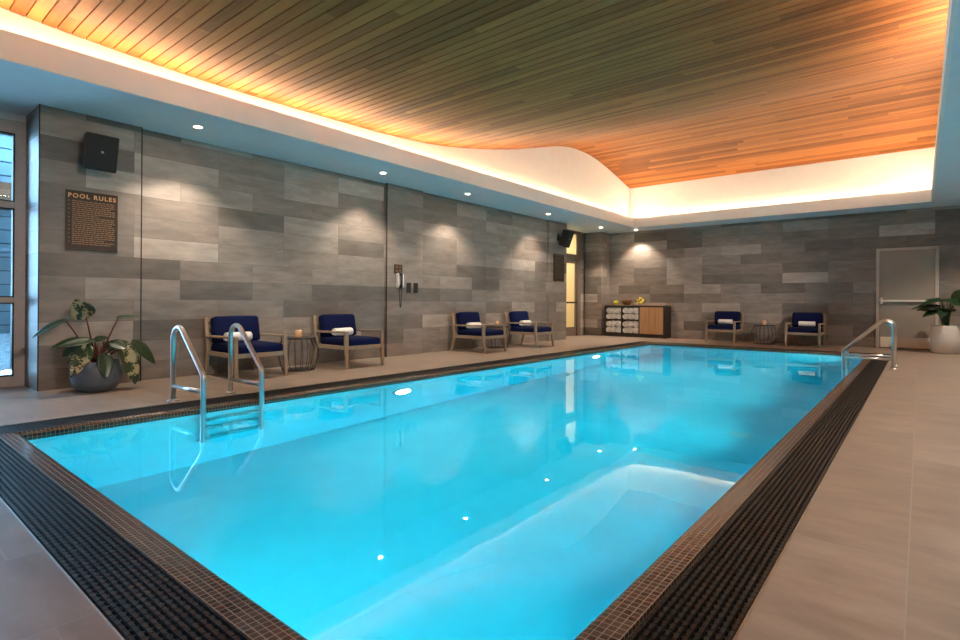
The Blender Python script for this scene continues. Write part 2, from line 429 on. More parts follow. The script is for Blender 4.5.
mb.add([(XL - T, YN - T, ZN), (XR + T, YN - T, ZN), (XR + T, YF + T, ZF), (XL - T, YF + T, ZF), (XL - T, YN - T, ZN - T), (XR + T, YN - T, ZN - T), (XR + T, YF + T, ZF - T), (XL - T, YF + T, ZF - T)],
       [(0,1,2,3),(4,7,6,5),(0,4,5,1),(1,5,6,2),(2,6,7,3),(3,7,4,0)])
mb.box((XL - T, YN - T, ZF), (XL, YF + T, -.1)); mb.box((XR, YN - T, ZF), (XR + T, YF + T, -.1))
mb.box((XL, YN - T, ZF), (XR, YN, -.1)); mb.box((XL, YF, ZF), (XR, YF + T, -.1))
struct(mb.build('floor_pool', M_basin), 'pale plastered basin of the swimming pool')
mb = MB(); e = .004
mb.box((XL - e, YN - e, ZF - e), (XR + e, YF + e, WZ))
struct(mb.build('water', M_water), 'clear turquoise water filling the pool')

def pool_lamp(loc, rz, label):
    t = thing('pool_lamp', label, 'underwater light', loc, rz, 'underwater lamps in the pool walls')
    R = Matrix.Rotation(PI / 2, 4, 'Y')
    mb = MB(); mb.lathe([(.001, 0), (.15, 0), (.15, .012), (.135, .022), (.118, .022), (.118, .012), (.001, .012)], 32, M=R); mb.build('lamp_rim', M_steel, t)
    mb = MB(); mb.lathe([(.001, .018), (.08, .02), (.115, .013)], 32, M=R); mb.build('lens', M_poollamp, t)
    return t
LAMPY = (4.27, 9.08)
def area(name, loc, rot, sx, sy, power, col, shape='RECTANGLE', spread=PI):
    l = bpy.data.lights.new(name, 'AREA'); l.shape = shape; l.size = sx
    if shape in ('RECTANGLE', 'ELLIPSE'): l.size_y = sy
    l.energy = power; l.color = col; l.spread = spread
    o = bpy.data.objects.new(name, l); C.objects.link(o); o.location = loc; o.rotation_euler = rot
    return o
POOLW = 15
for y, w in zip(LAMPY, ('nearer', 'farther')):
    pool_lamp((XL, y, -.62), 0, f'round underwater lamp low in the pool wall under the armchairs, {w} of two')
    area('pool_lamp_and_fill', (XL + .03, y, -.62), (0, -PI / 2, 0), .22, .22, POOLW * 1.5, (.72, .96, 1), 'DISK')
for y in (1.8, 3.8, 5.8, 7.8, 9.6, 11.2):  # unseen lamps added along the right wall to light the water evenly
    area('pool_lamp_and_fill', (XR - .03, y, -.62), (0, PI / 2, 0), .22, .22, POOLW, (.72, .96, 1), 'DISK', 2.2)
area('pool_lamp_and_fill', (-2.7, YN + .03, -.62), (PI / 2, 0, 0), .22, .22, POOLW * .5, (.72, .96, 1), 'DISK')  # one more unseen lamp, added at the near end to fill the water
dr = thing('floor_drain', 'small square pale drain cover on the pool floor', 'drain', (-1.42, 5.9, pool_z(5.9)))
dr.rotation_euler = (math.atan2(ZF - ZN, YF - YN), 0, 0)
MB().box((-.09, -.09, 0), (.09, .09, .012)).build('drain_plate', M_white, dr)
mb = MB()
for i in range(5): mb.box((-.065, -.065 + i * .028, .012), (.065, -.053 + i * .028, .016))
mb.build('drain_grille', M_white, dr)

# ---------------------------------------------------------------- walls
def wbox(name, a, b, m=None): return struct(MB().box(a, b).build(name, m or M_wall))
mb = MB()
for y0, y1, x in ((1.31, 2.2, -6.64), (2.2, 5.72, -6.70), (5.72, 6.52, -6.64), (6.52, 10.6, -6.70), (10.6, 11.39, -6.64)):
    mb.box((-7.3, y0, 0), (x, y1, 3.0))
mb.box((-7.3, 13.25, 0), (-6.65, FW, 3.0))
struct(mb.build('wall_left', M_wall))
wbox('wall_far', (-7.6, FW, 0), (RX, FW + .15, 3.0))
wbox('wall_right', (RX, RY - .1, 0), (RX + .15, FW + .15, 3.0))
wbox('wall_near', (-7.3, RY - .15, 0), (RX, RY, 3.0))
mb = MB()   # dark metal corner strips where the tile planes step
for x, y in ((-6.64, 1.31), (-6.64, 2.2), (-6.64, 5.72)):
    mb.box((x - .012, y - .005, 0), (x + .003, y + .005, ZS))
struct(mb.build('trim_4', M_darktrim))

# ---------------------------------------------------------------- ceiling: soffit, fascia, cove, wooden wave
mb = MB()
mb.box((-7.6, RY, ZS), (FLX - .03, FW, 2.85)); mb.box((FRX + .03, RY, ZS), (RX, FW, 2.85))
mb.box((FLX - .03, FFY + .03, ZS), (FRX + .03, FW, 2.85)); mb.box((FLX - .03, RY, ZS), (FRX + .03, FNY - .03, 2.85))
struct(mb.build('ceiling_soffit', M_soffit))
mb = MB(); d = .03
mb.box((FLX - d, FNY - d, ZS), (FLX, FFY + d, LIP)); mb.box((FRX, FNY - d, ZS), (FRX + d, FFY + d, LIP))
mb.box((FLX, FFY, ZS), (FRX, FFY + d, LIP)); mb.box((FLX, FNY - d, ZS), (FRX, FNY, LIP))
struct(mb.build('trim_5', M_white), 'white fascia hiding the cove lighting')
mb = MB()
for a_, b_ in (((CL, CN), (FLX - .03, CF)), ((FRX + .03, CN), (CR, CF)), ((FLX - .03, FFY + .03), (FRX + .03, CF)), ((FLX - .03, CN), (FRX + .03, FNY - .03))):
    mb.box((a_[0], a_[1], 2.85), (b_[0], b_[1], 2.975))
mb.box((CL - .1, CN - .1, 2.85), (CL, CF + .1, 4.6)); mb.box((CR, CN - .1, 2.85), (CR + .1, CF + .1, 4.6))
mb.box((CL, CF, 2.85), (CR, CF + .1, 4.6)); mb.box((CL, CN - .1, 2.85), (CR, CN, 4.6))
struct(mb.build('wall_cove', M_white))
PZ = [(-2.3, 4.0), (-1.2, 3.72), (0, 3.42), (.9, 3.285), (1.9, 3.222), (2.5, 3.203), (3.1, 3.205), (3.9, 3.22), (4.54, 3.237), (5.26, 3.268), (6.09, 3.343), (7.08, 3.509), (7.94, 3.693), (8.94, 3.956), (9.7, 4.15), (10.2, 4.23), (10.6, 4.25), (11.0, 4.245), (11.5, 4.195), (12.3, 4.045), (13.0, 3.89), (13.3, 3.82)]
def pz(y):
    n = len(PZ)
    i = max(0, min(n - 2, sum(1 for p in PZ if p[0] <= y) - 1))
    def m(k):
        a, b = PZ[max(k-1, 0)], PZ[min(k+1, n-1)]; return (b[1] - a[1]) / (b[0] - a[0])
    (x0, y0), (x1, y1) = PZ[i], PZ[i+1]; h = x1 - x0; t = (y - x0) / h
    return (2*t**3 - 3*t*t + 1) * y0 + (t**3 - 2*t*t + t) * h * m(i) + (-2*t**3 + 3*t*t) * y1 + (t**3 - t*t) * h * m(i+1)
mb = MB()
y = math.floor(CN / PLANK) * PLANK
while y < CF:
    a, b = y + .005, y + PLANK - .005
    za, zb = pz(a), pz(b)
    mb.add([(CL, a, za), (CR, a, za), (CR, b, zb), (CL, b, zb), (CL, a, za + .02), (CR, a, za + .02), (CR, b, zb + .02), (CL, b, zb + .02)],
           [(0,3,2,1),(4,5,6,7),(0,1,5,4),(1,2,6,5),(2,3,7,6),(3,0,4,7)])
    c = y + PLANK + .005; zc = pz(c)   # dark backing behind the joint
    mb.add([(CL, b - .01, zb + .019), (CR, b - .01, zb + .019), (CR, c + .01, zc + .019), (CL, c + .01, zc + .019)], [(0,3,2,1)], 1)
    y += PLANK
struct(mb.build('ceiling', [M_ceilwood, M_gap]))
wbox('ceiling_slab', (-7.6, RY - .15, 4.6), (RX + .15, FW + .15, 4.75), M_gap)
WARM = (1, .77, .50)
COVE = 6.8
COVE_WALL = .9
def cove(loc, rot, sx, sy, p): return area('cove_light', loc, rot, sx, sy, p, WARM)
Ly = FFY - FNY; Lx = FRX - FLX
def cove_ring(z, off, tilt, p):
    cove((FLX - off, (FFY + FNY) / 2, z), (0, PI - tilt, 0), .05, Ly, p * Ly)
    cove((FRX + off, (FFY + FNY) / 2, z), (0, PI + tilt, 0), .05, Ly, p * Ly)
    cove(((FLX + FRX) / 2, FFY + off, z), (PI - tilt, 0, 0), Lx, .05, p * Lx)
    cove(((FLX + FRX) / 2, FNY - off, z), (PI + tilt, 0, 0), Lx, .05, p * Lx)
cove_ring(3.0, .11, math.radians(20), COVE_WALL)
cove_ring(3.03, .09, math.radians(-72), COVE)

# ---------------------------------------------------------------- downlights
def downlight(x, y, label, power=60):
    t = thing('ceiling_downlight', label, 'ceiling light', (x, y, ZS), 0, 'recessed downlights in the soffit')
    mb = MB(); mb.lathe([(.037, -.001), (.045, -.003), (.06, -.005), (.062, 0), (.062, .001), (.037, .001)], 28, caps=False); mb.build('ring', M_white, t)
    mb = MB(); mb.lathe([(.001, -.0015), (.038, -.0015)], 28); mb.build('lens', M_bulb, t)
    l = bpy.data.lights.new('downlight', 'SPOT'); l.energy = power; l.color = (1, .84, .66); l.spot_size = math.radians(104); l.spot_blend = .6; l.shadow_soft_size = .04
    o = bpy.data.objects.new('downlight', l); C.objects.link(o); o.location = (x, y, ZS - .02)
DL = 80
FILL_SPOT = 250
downlight(-6.14, 2.58, 'small round downlight above the first armchair, nearest the pool rules sign', DL)
downlight(-6.17, 5.23, 'small round downlight before the wall phone panel', DL)
downlight(-6.19, 7.18, 'small round downlight above the third armchair from the window', DL)
downlight(-6.22, 9.88, 'small round downlight above the fourth armchair from the window', DL)
downlight(-6.28, 12.47, 'small round downlight in front of the frosted glass door', DL)
downlight(-5.75, 13.40, 'small round downlight above the towel cabinet', DL)
# unseen fill spots added in the soffit over the right-hand deck, aimed across the pool
sof = bpy.data.objects['ceiling_soffit']
for y, tx, ty, p in ((1.2, -6.7, 2.6, FILL_SPOT), (3.6, -6.7, 5.0, FILL_SPOT), (6.0, -6.7, 7.6, FILL_SPOT), (8.4, -6.7, 10.5, FILL_SPOT), (9.8, -3.6, 13.7, FILL_SPOT * 1.0)):
    l = bpy.data.lights.new('added_fill_spot', 'SPOT'); l.energy = p; l.color = (1, .86, .72); l.spot_size = math.radians(36); l.spot_blend = 1; l.shadow_soft_size = .04
    o = bpy.data.objects.new('added_fill_spot', l); C.objects.link(o); o.location = (.95, y, ZS - .10)
    o.rotation_euler = (V((tx, ty, .85)) - V((.95, y, ZS - .04))).to_track_quat('-Z', 'Y').to_euler()
    MB().lathe([(.05, -.003), (.07, -.006), (.072, 0), (.05, .001)], 24, c=(.95, y, ZS), caps=False).build('added_lamp_ring', M_white, sof)
for y in (2.4, 4.8, 7.2, 9.6, 12.2):  # unseen extra downlights with rings, added to brighten the right-hand deck
    l = bpy.data.lights.new('downlight', 'SPOT'); l.energy = 80; l.color = (1, .85, .68); l.spot_size = math.radians(120); l.spot_blend = .6; l.shadow_soft_size = .03
    o = bpy.data.objects.new('downlight', l); C.objects.link(o); o.location = (.95, y, ZS - .10)
    MB().lathe([(.045, -.002), (.06, -.004), (.062, 0), (.045, .001)], 24, c=(.95, y, ZS), caps=False).build('added_lamp_ring', M_white, sof)

# ---------------------------------------------------------------- window at the left and what lies outside
WX = -7.25
mb = MB()
for z0, z1 in ((0, .107), (.862, .915), (1.83, 1.895), (2.60, 2.73)): mb.box((WX - .03, RY, z0), (WX + .05, 1.31, z1))
for y0, y1 in ((1.225, 1.31), (-.3, -.22), (-1.75, -1.67)): mb.box((WX - .035, y0, 0), (WX + .058, y1, 2.732))
w = struct(mb.build('window_1', M_frame))
mb = MB()
for y0, y1 in ((-.22, 1.225), (-1.67, -.3), (RY, -1.75)):
    for z0, z1 in ((.107, .862), (.915, 1.83), (1.895, 2.60)): mb.box((WX - .022, y0, z0), (WX - .014, y1, z1))
mb.build('window_pane', M_pane, w)
mb = MB(); g = .014
for y0, y1 in ((-.22, 1.225), (-1.67, -.3), (RY, -1.75)):
    for z0, z1 in ((.107, .862), (.915, 1.83), (1.895, 2.60)):
        for a, b in (((y0, z0), (y0 + g, z1)), ((y1 - g, z0), (y1, z1)), ((y0, z0), (y1, z0 + g)), ((y0, z1 - g), (y1, z1))):
            mb.box((WX - .032, a[0], a[1]), (WX + .045, b[0], b[1]))
mb.build('gasket', M_darktrim, w)
wbox('trim_6', (-7.4, RY, 2.73), (-7.2, 1.31, 2.8), M_white)
# outside
gm = MB(); random.seed(3)
nx, ny = 26, 40
for i in range(nx + 1):
    for j in range(ny + 1):
        gm.v.append((-7.36 - 4.2 * i / nx, -4 + 8 * j / ny, .14 + .30 * min(1, i / 10) + random.uniform(-.03, .03)))
for i in range(nx):
    for j in range(ny):
        gm.f.append((i*(ny+1)+j, i*(ny+1)+j+1, (i+1)*(ny+1)+j+1, (i+1)*(ny+1)+j)); gm.m.append(0); gm.smooth.append(True)
gr = gm.build('gravel', M_gravel); gr['kind'] = 'stuff'; tag(gr, 'pale bluish gravel bed outside the window', 'gravel')
bl = thing('neighbouring_building', 'blue-grey clad building seen through the window', 'building', (-9.4, 0, 0))
bl['kind'] = 'structure'
BY0, BY1 = .45, 4.0
mb = MB()
for k in range(26):
    z = .2 + k * .18; mb.box((-.02, BY0, z), (.02, BY1, z + .165))
mb.box((-.3, BY0, 0), (-.02, BY1, 5.0), 1)
mb.build('wall_siding', [M_siding, M_sidingdark], bl)
mb = MB()
for y in (.82, 1.25, 1.9): mb.box((.05, y, .4), (.13, y + .16, 2.2)); mb.box((.10, y + .05, .5), (.14, y + .11, 1.0), 1)
mb.build('pilaster', [M_extwhite, M_sidingdark], bl)
mb = MB(); mb.tube([(.25, BY0, 1.45), (.25, BY1, 1.7)], .03, 8); mb.build('handrail', M_sidingdark, bl)
mb = MB()
for k in range(12): mb.box((.25 + k * .12, BY0, 3.0 + k * .05), (.34 + k * .12, BY1, 3.03 + k * .05))
mb.build('roof_overhang', M_extwhite, bl)
mb = MB(); mb.box((.05, BY0, 2.15), (.3, BY1, 2.4)); mb.build('fascia_board', M_exttan, bl)

# ---------------------------------------------------------------- frosted door at the far left
DX = -7.15
mb = MB()
for y0, y1 in ((12.80, 12.97), (11.46, 11.58)): mb.box((DX - .06, y0, 0), (DX + .03, y1, ZS))
mb.box((DX - .06, 11.58, 2.04), (DX + .03, 12.80, 2.17)); mb.box((DX - .06, 11.58, 2.72), (DX + .03, 12.80, ZS))
fd = struct(mb.build('door_1', M_doorframe))
mb = MB()
mb.box((DX - .04, 11.59, .01), (DX, 12.79, .24)); mb.box((DX - .04, 11.59, 1.93), (DX, 12.79, 2.03))
mb.box((DX - .04, 11.59, .24), (DX, 11.68, 1.93)); mb.box((DX - .04, 12.72, .24), (DX, 12.79, 1.93))
mb.build('door_leaf', M_doorframe, fd, .004)
mb = MB(); mb.box((DX - .025, 11.68, .24), (DX - .015, 12.72, 1.93)); mb.box((DX - .025, 11.58, 2.17), (DX - .015, 12.80, 2.72)); mb.build('door_glass', M_frost, fd)
mb = MB(); mb.box((DX + .03, 11.66, .87), (DX + .055, 12.76, .91)); mb.box((DX, 11.66, .87), (DX + .03, 11.70, .91)); mb.box((DX, 12.72, .87), (DX + .03, 12.76, .91)); mb.build('door_bar', M_darktrim, fd, .004)
mb = MB(); mb.box((-7.6, 12.97, 0), (DX, 13.25, 3.0)); mb.box((-7.6, 11.39, 0), (DX, 11.46, 3.0)); mb.box((-7.3, 13.2, 0), (DX, 13.25, 3.0))
struct(mb.build('wall_left_recess', M_wall))
mb = MB(); mb.box((-9.2, 11.0, 0), (-9.1, 13.2, 3)); mb.box((-9.2, 11.0, -.1), (-7.25, 13.2, 0)); mb.box((-9.2, 11.0, 2.9), (-7.25, 13.2, 3.0)); mb.box((-9.1, 10.9, 0), (-7.25, 11.0, 3)); mb.box((-9.1, 13.2, 0), (-7.25, 13.3, 3))
struct(mb.build('wall_corridor', M_corridor))
area('corridor_light', (-8.3, 12.1, 2.85), (0, 0, 0), .9, 1.4, 20, (1, .91, .72))

# ---------------------------------------------------------------- exit door in the far wall
mb = MB()
mb.box((-.71, FW - .035, 0), (-.655, FW, 2.035)); mb.box((.22, FW - .035, 0), (.275, FW, 2.035)); mb.box((-.655, FW - .035, 1.985), (.22, FW, 2.035))
ed = struct(mb.build('door_2', M_exitframe, None, .003))
MB().box((-.65, FW - .012, .008), (.215, FW, 1.98)).build('door_leaf', M_exitdoor, ed)
MB().box((-.635, FW - .018, .02), (.205, FW - .012, .23)).build('kick_plate', M_kick, ed)
mb = MB(); mb.box((-.60, FW - .075, .945), (.18, FW - .045, .985)); mb.box((.10, FW - .08, .93), (.19, FW - .012, 1.0))
mb.box((-.635, FW - .08, .90), (-.60, FW - .012, 1.03)); pb = mb.build('panic_bar', M_kick, ed, .004)
MB().box((-.655, FW - .05, .955), (-.635, FW - .012, .985)).build('latch', M_steel, ed)

# ---------------------------------------------------------------- signs
def text_mesh(txt, size, depth=.003):
    c = bpy.data.curves.new('t', 'FONT'); c.body = txt; c.size = size; c.extrude = depth; c.align_x = 'CENTER'; c.space_character = 1.28; c.offset = .0012
    o = bpy.data.objects.new('t', c); C.objects.link(o)
    dg = bpy.context.evaluated_depsgraph_get(); me = bpy.data.meshes.new_from_object(o.evaluated_get(dg))
    bpy.data.objects.remove(o); return me
def sign(name, label, x, y0, y1, z0, z1, title, rows, seed):
    h, wd = z1 - z0, y1 - y0
    s = thing(name, label, 'sign', (x, (y0 + y1) / 2, z0))
    mb = MB().box((0, -wd / 2, 0), (.012, wd / 2, h))
    top = h - .03
    if title:
        me = text_mesh(title, .060); T_ = Matrix.Translation((.0125, 0, h - .072)) @ Matrix.Rotation(PI / 2, 4, 'Z') @ Matrix.Rotation(PI / 2, 4, 'X')
        mb.add([T_ @ v.co for v in me.vertices], [tuple(p.vertices) for p in me.polygons], 1)
        top = h - .105
    rnd = random.Random(seed); step = (top - .05) / rows
    for r in range(rows):
        z = top - r * step
        if r % 2 == 0 and title: mb.box((.012, -wd * .45, z - .007), (.0132, -wd * .43, z + .002), 2)
        yy = -wd * .38; end = wd * (.44 if (r % 2 == 0 or rnd.random() < .5) else rnd.uniform(.1, .42))
        while yy < end:
            L = rnd.uniform(.012, .042); mb.box((.012, yy, z - .005), (.0132, min(yy + L, end), z + .004), 2); yy += L + .007
    mb.build('sign_board', [M_bronze, M_gold, M_goldfaint], s)
    return s
sign('pool_rules_sign', 'dark bronze board headed POOL RULES in gold letters', -6.64, 1.518, 1.970, 1.395, 2.005, 'POOL RULES', 22, 2)
sign('notice_sign', 'small dark notice board under the far speaker, beside the frosted door', -6.64, 10.78, 11.25, 1.39, 2.03, None, 13, 5)
nt_ = thing('phone_sign', 'small dark square plaque above the wall phone', 'sign', (-6.64, 5.96, 1.35))
mb = MB().box((0, -.085, 0), (.012, .085, .15))
for z in (.115, .09, .05, .025): mb.box((.012, -.06, z), (.0135, -.012, z + .012), 1); mb.box((.012, .015, z), (.0135, .055, z + .012), 1)
mb.build('plaque', [M_bronze, M_goldfaint], nt_)

# ---------------------------------------------------------------- speakers
def speaker(label, loc, rz, tiltdeg, w, h, d):
    t = thing('wall_speaker', label, 'speaker', loc, 0)
    T_ = Matrix.Translation((.11, 0, 0)) @ Matrix.Rotation(rz, 4, 'Z') @ Matrix.Rotation(math.radians(tiltdeg), 4, 'Y')
    # cabinet tapers towards the back, front face towards +x
    vs = [T_ @ V(p) for p in ((0,-w/2*.72,-h/2*.92),(0,w/2*.72,-h/2*.92),(0,w/2*.72,h/2*.92),(0,-w/2*.72,h/2*.92),(d,-w/2,-h/2),(d,w/2,-h/2),(d,w/2,h/2),(d,-w/2,h/2))]
    MB().add(vs, [(0,1,2,3),(4,7,6,5),(0,4,5,1),(1,5,6,2),(2,6,7,3),(3,7,4,0)]).build('cabinet', M_speaker, t, .014)
    MB().box((d - .004, -w/2 + .012, -h/2 + .012), (d + .006, w/2 - .012, h/2 - .012), 0, T_).build('grille', M_grille, t, .004)
    MB().lathe([(.001, .0), (.012, 0), (.012, .003), (.001, .003)], 16, M=T_ @ Matrix.Translation((d + .006, 0, h * .02)) @ Matrix.Rotation(PI / 2, 4, 'Y')).build('badge', M_extwhite, t)
    mb = MB(); mb.box((0, -.04, -.07), (.015, .04, .07)); mb.tube([(.01, 0, 0), (.13, 0, 0)], .018, 10); mb.build('bracket', M_plastic, t)
    return t
speaker('black speaker above the POOL RULES board', (-6.64, 1.735, 2.41), math.radians(3), 13, .29, .36, .20)
speaker('black speaker tilted down above the notice board near the frosted door', (-6.64, 11.0, 2.43), math.radians(4), 20, .25, .40, .20)

# ---------------------------------------------------------------- wall phone and switch plates
ph = thing('wall_phone', 'wall phone with hanging cord beside the pilaster edge', 'phone', (-6.64, 5.99, 1.24))
MB().box((0, -.07, -.12), (.04, .07, .12)).build('base', M_phonewhite, ph, .012)
mb = MB(); mb.tube([(.05, -.025, -.115), (.075, -.025, -.1), (.085, -.025, -.05), (.085, -.025, .05), (.075, -.025, .1), (.05, -.025, .115)], [.024, .027, .02, .02, .027, .024], 12)
mb.build('handset', M_plastic, ph)
mb = MB(); mb.box((.04, .02, -.09), (.047, .06, .09)); mb.build('keypad', M_towel, ph)
pts = []
for i in range(60):
    t_ = i / 59; yy = -.025 + .055 * t_; zz = -.12 - .32 * math.sin(PI * t_) ** .6
    pts.append((.03 + .008 * math.cos(i * 2.2), yy + .006 * math.sin(i * 2.2), zz))
MB().tube(pts, .0045, 6).build('cord', M_plastic, ph)
for y, w in ((6.20, 'beside the phone'), (6.36, 'farther from the phone')):
    s = thing('switch_plate', f'small black switch plate on the pilaster, {w}', 'switch', (-6.64, y, 1.125), 0, 'black switch plates on the pilaster')
    MB().box((0, -.05, -.085), (.008, .05, .085)).build('plate', M_plastic, s, .003)
    MB().box((.008, -.018, -.035), (.013, .018, .035)).build('rocker', M_speaker, s, .002)

# ---------------------------------------------------------------- handrail ladders
def arc(p, c, q, n=6):
    p, c, q = V(p), V(c), V(q)
    return [p * (1-t)**2 + c * 2*t*(1-t) + q * t*t for t in [i / n for i in range(n + 1)]]
def fillet(P, rads, n=9):
    """round the inner corners of a polyline"""
    P = [V(p) for p in P]; out = [P[0]]
    for k in range(1, len(P) - 1):
        a, b = (P[k-1] - P[k]).normalized(), (P[k+1] - P[k]).normalized()
        th = a.angle(b); rr = rads[k-1]; L = rr / math.tan(th / 2)
        c = P[k] + (a + b).normalized() * (rr / math.sin(th / 2))
        u = (P[k] + a * L) - c; w = (P[k] + b * L) - c; ang = u.angle(w); ax = u.cross(w).normalized()
        for i in range(n + 1):
            q = u.copy(); q.rotate(Matrix.Rotation(ang * i / n, 3, ax)); out.append(c + q)
    return out + [P[-1]]
def ladder(label, loc, rz, span=.53):
    """local +x points into the water; deck posts at x=0, wet legs at x=span"""
    t = thing('pool_ladder', label, 'pool ladder', loc, rz)
    for s in (0, .53):
        zb = .27 - (span - .53)
        p = fillet([(0, s, 0), (0, s, .80), (span, s, zb), (span, s, -.985), (span - .05, s, -.985)], [.1, .09, .04])
        MB().tube(p, .0225, 14).build('rail', M_steel, t)
        MB().tube([(0, s, .135), (span, s, .135)], .019, 12).build('crossbar', M_steel, t)
        MB().lathe([(.001, .0), (.048, .0), (.048, .008), (.03, .016), (.0225, .02)], 24, c=(0, s, 0)).build('base_flange', M_steel, t)
    for z in (-.30, -.59, -.88):
        MB().box((span - .032, .0, z - .018), (span + .038, .53, z + .012)).build('tread', M_steel, t, .006)
    return t
ladder('stainless pool ladder with two looped rails by the first armchair', (-5.135, 1.96, 0), math.radians(3.5))
ladder('stainless pool ladder seen side on, before the exit door', (-.285, 9.85, 0), PI, .575)

# ---------------------------------------------------------------- armchairs
def pillow(sx, sy, sz, r=.03, bulge=.012, n=10):
    """rounded, slightly domed cushion centred on the origin"""
    mb = MB(); idx = {}
    h = (sx / 2, sy / 2, sz / 2)
    def vert(p):
        key = tuple(round(c, 5) for c in p)
        if key in idx: return idx[key]
        q = [p[i] * h[i] for i in range(3)]
        core = [max(-h[i] + r, min(h[i] - r, q[i])) for i in range(3)]
        d = V(q) - V(core); d = d.normalized() * r if d.length > 1e-9 else d
        o = V(core) + d
        k = (1 - p[0]**2) * (1 - p[1]**2); o.z += bulge * k * (1 if p[2] > 0 else -1) * (abs(p[2]) > .99)
        k = (1 - p[2]**2); o.x += bulge * .4 * p[0] * k * (1 - p[1]**2); o.y += bulge * .4 * p[1] * k * (1 - p[0]**2)
        idx[key] = len(mb.v); mb.v.append(tuple(o)); return idx[key]
    g = [-1 + 2 * i / n for i in range(n + 1)]
    # finer near edges
    g = [math.copysign(abs(x) ** .6, x) for x in g]
    for ax in range(3):
        for sgn in (-1, 1):
            for i in range(n):
                for j in range(n):
                    quad = []
                    for a, b in ((i, j), (i+1, j), (i+1, j+1), (i, j+1)):
                        p = [0, 0, 0]; p[ax] = sgn; p[(ax+1) % 3] = g[a]; p[(ax+2) % 3] = g[b]; quad.append(vert(p))
                    if sgn < 0: quad.reverse()
                    mb.f.append(tuple(quad)); mb.m.append(0); mb.smooth.append(True)
    return mb
def xform(mb, M):
    mb.v = [tuple(M @ V(p)) for p in mb.v]; return mb
def armchair(label, loc, rz):
    """local +x is the front"""
    t = thing('armchair', label, 'armchair', loc, rz, 'teak armchairs with navy cushions')
    Wd = .60
    for s in (-1, 1):
        y = s * Wd / 2
        MB().beam((.385, y, 0), (.355, y, .31), .034, .034, .048, .05).beam((.355, y, .31), (.355, y, .468), .048, .05, .042, .046).build('front_leg', M_teak, t, .006)
        mb = MB(); mb.beam((-.40, y, 0), (-.31, y, .29), .034, .034, .042, .05); mb.beam((-.31, y, .29), (-.385, y, .69), .042, .05, .038, .036); mb.build('rear_leg', M_teak, t, .006)
        MB().beam((-.35, y, .468), (.38, y, .480), .05, .026).build('arm', M_teak, t, .008)
    mb = MB()
    for s in (-1, 1): mb.beam((-.31, s * Wd / 2, .272), (.355, s * Wd / 2, .272), .03, .052)
    mb.box((.34, -Wd / 2, .247), (.37, Wd / 2, .299)); mb.box((-.325, -Wd / 2, .247), (-.295, Wd / 2, .299))
    for k in range(7): mb.box((-.27 + k * .09, -Wd / 2, .272), (-.21 + k * .09, Wd / 2, .284))
    mb.build('seat_frame', M_teak, t, .004)
    for z in (.37, .48, .58, .66):
        x = -.31 - .075 * (z - .29) / .4
        MB().beam((x, -Wd / 2, z), (x, Wd / 2, z), .014, .05, side=(1, 0, 0)).build('back_slat', M_teak, t, .003)
    xform(pillow(.66, .565, .105, .035, .010), Matrix.Translation((.045, 0, .340))).build('seat_cushion', M_navy, t)
    a = math.radians(12)
    Mx = Matrix.Translation((-.245, 0, .545)) @ Matrix.Rotation(-a, 4, 'Y') @ Matrix.Rotation(PI / 2, 4, 'Y')
    xform(pillow(.315, .56, .13, .035, .012), Mx).build('back_cushion', M_navy, t)
    return t
CH = [((-6.245, 3.19, 0), 0, 'teak armchair with navy cushions nearest the window, behind the near pool ladder'),
      ((-6.235, 4.675, 0), 0, 'teak armchair with navy cushions between the wire table and the wall phone'),
      ((-6.215, 7.54, 0), 0, 'teak armchair with navy cushions just past the wall phone panel'),
      ((-6.195, 9.14, 0), 0, 'teak armchair with navy cushions nearest the frosted door'),
      ((-3.515, 13.24, 0), -PI / 2, 'teak armchair with navy cushions at the far wall, beside the towel cabinet'),
      ((-1.885, 13.17, 0), -PI / 2, 'teak armchair with navy cushions at the far wall, nearest the exit door')]
c0 = armchair(CH[0][2], CH[0][0], CH[0][1])
for loc, rz, lab in CH[1:]: dup(c0, loc, rz, lab)

# rolled towels
def roll_mesh(R, L, turns=3.2, flat=1.0):
    """a spiral-rolled towel along y"""
    mb = MB(); n = int(turns * 22); th = R / turns * .86
    prof = []
    for i in range(n + 1):
        t_ = i / n; a = t_ * turns * 2 * PI; r = R * (.10 + .90 * t_ ** .93)
        prof.append((a, r))
    outer = [(r * math.cos(a), r * math.sin(a) * flat) for a, r in prof]
    inner = [(max(r - th, .001) * math.cos(a), max(r - th, .001) * math.sin(a) * flat) for a, r in prof]
    k = n + 1
    ys = (-L / 2, -L / 2 + .012, L / 2 - .012, L / 2); ins = (.004, 0, 0, .004)
    vs = []
    for yy, q in zip(ys, ins):
        for (a, b), (c, d) in zip(outer, inner):
            vs.append((a + (c - a) * q / max(th, .001), yy, b + (d - b) * q / max(th, .001)))
        for (a, b), (c, d) in zip(outer, inner):
            vs.append((c - (c - a) * q / max(th, .001), yy, d - (d - b) * q / max(th, .001)))
    fs = []
    for s in range(3):
        o0, o1 = s * 2 * k, (s + 1) * 2 * k
        for i in range(n):
            fs.append((o0+i, o0+i+1, o1+i+1, o1+i)); fs.append((o0+k+i+1, o0+k+i, o1+k+i, o1+k+i+1))
        fs.append((o0, o1, o1+k, o0+k)); fs.append((o0+n, o0+k+n, o1+k+n, o1+n))
    for i in range(n):
        fs.append((i, k+i, k+i+1, i+1)); o = 3*2*k; fs.append((o+i, o+i+1, o+k+i+1, o+k+i))
    mb.add(vs, fs, 0, True); return mb
tw = roll_mesh(.068, .30, 2.6).build('rolled_towel', M_towel)
TW = ['rolled white towel on the armchair nearest the window', 'rolled white towel on the armchair beside the wall phone', 'rolled white towel on the armchair just past the wall phone',
      'rolled white towel on the armchair nearest the frosted door', 'rolled white towel on the far armchair beside the towel cabinet', 'rolled white towel on the far armchair nearest the exit door']
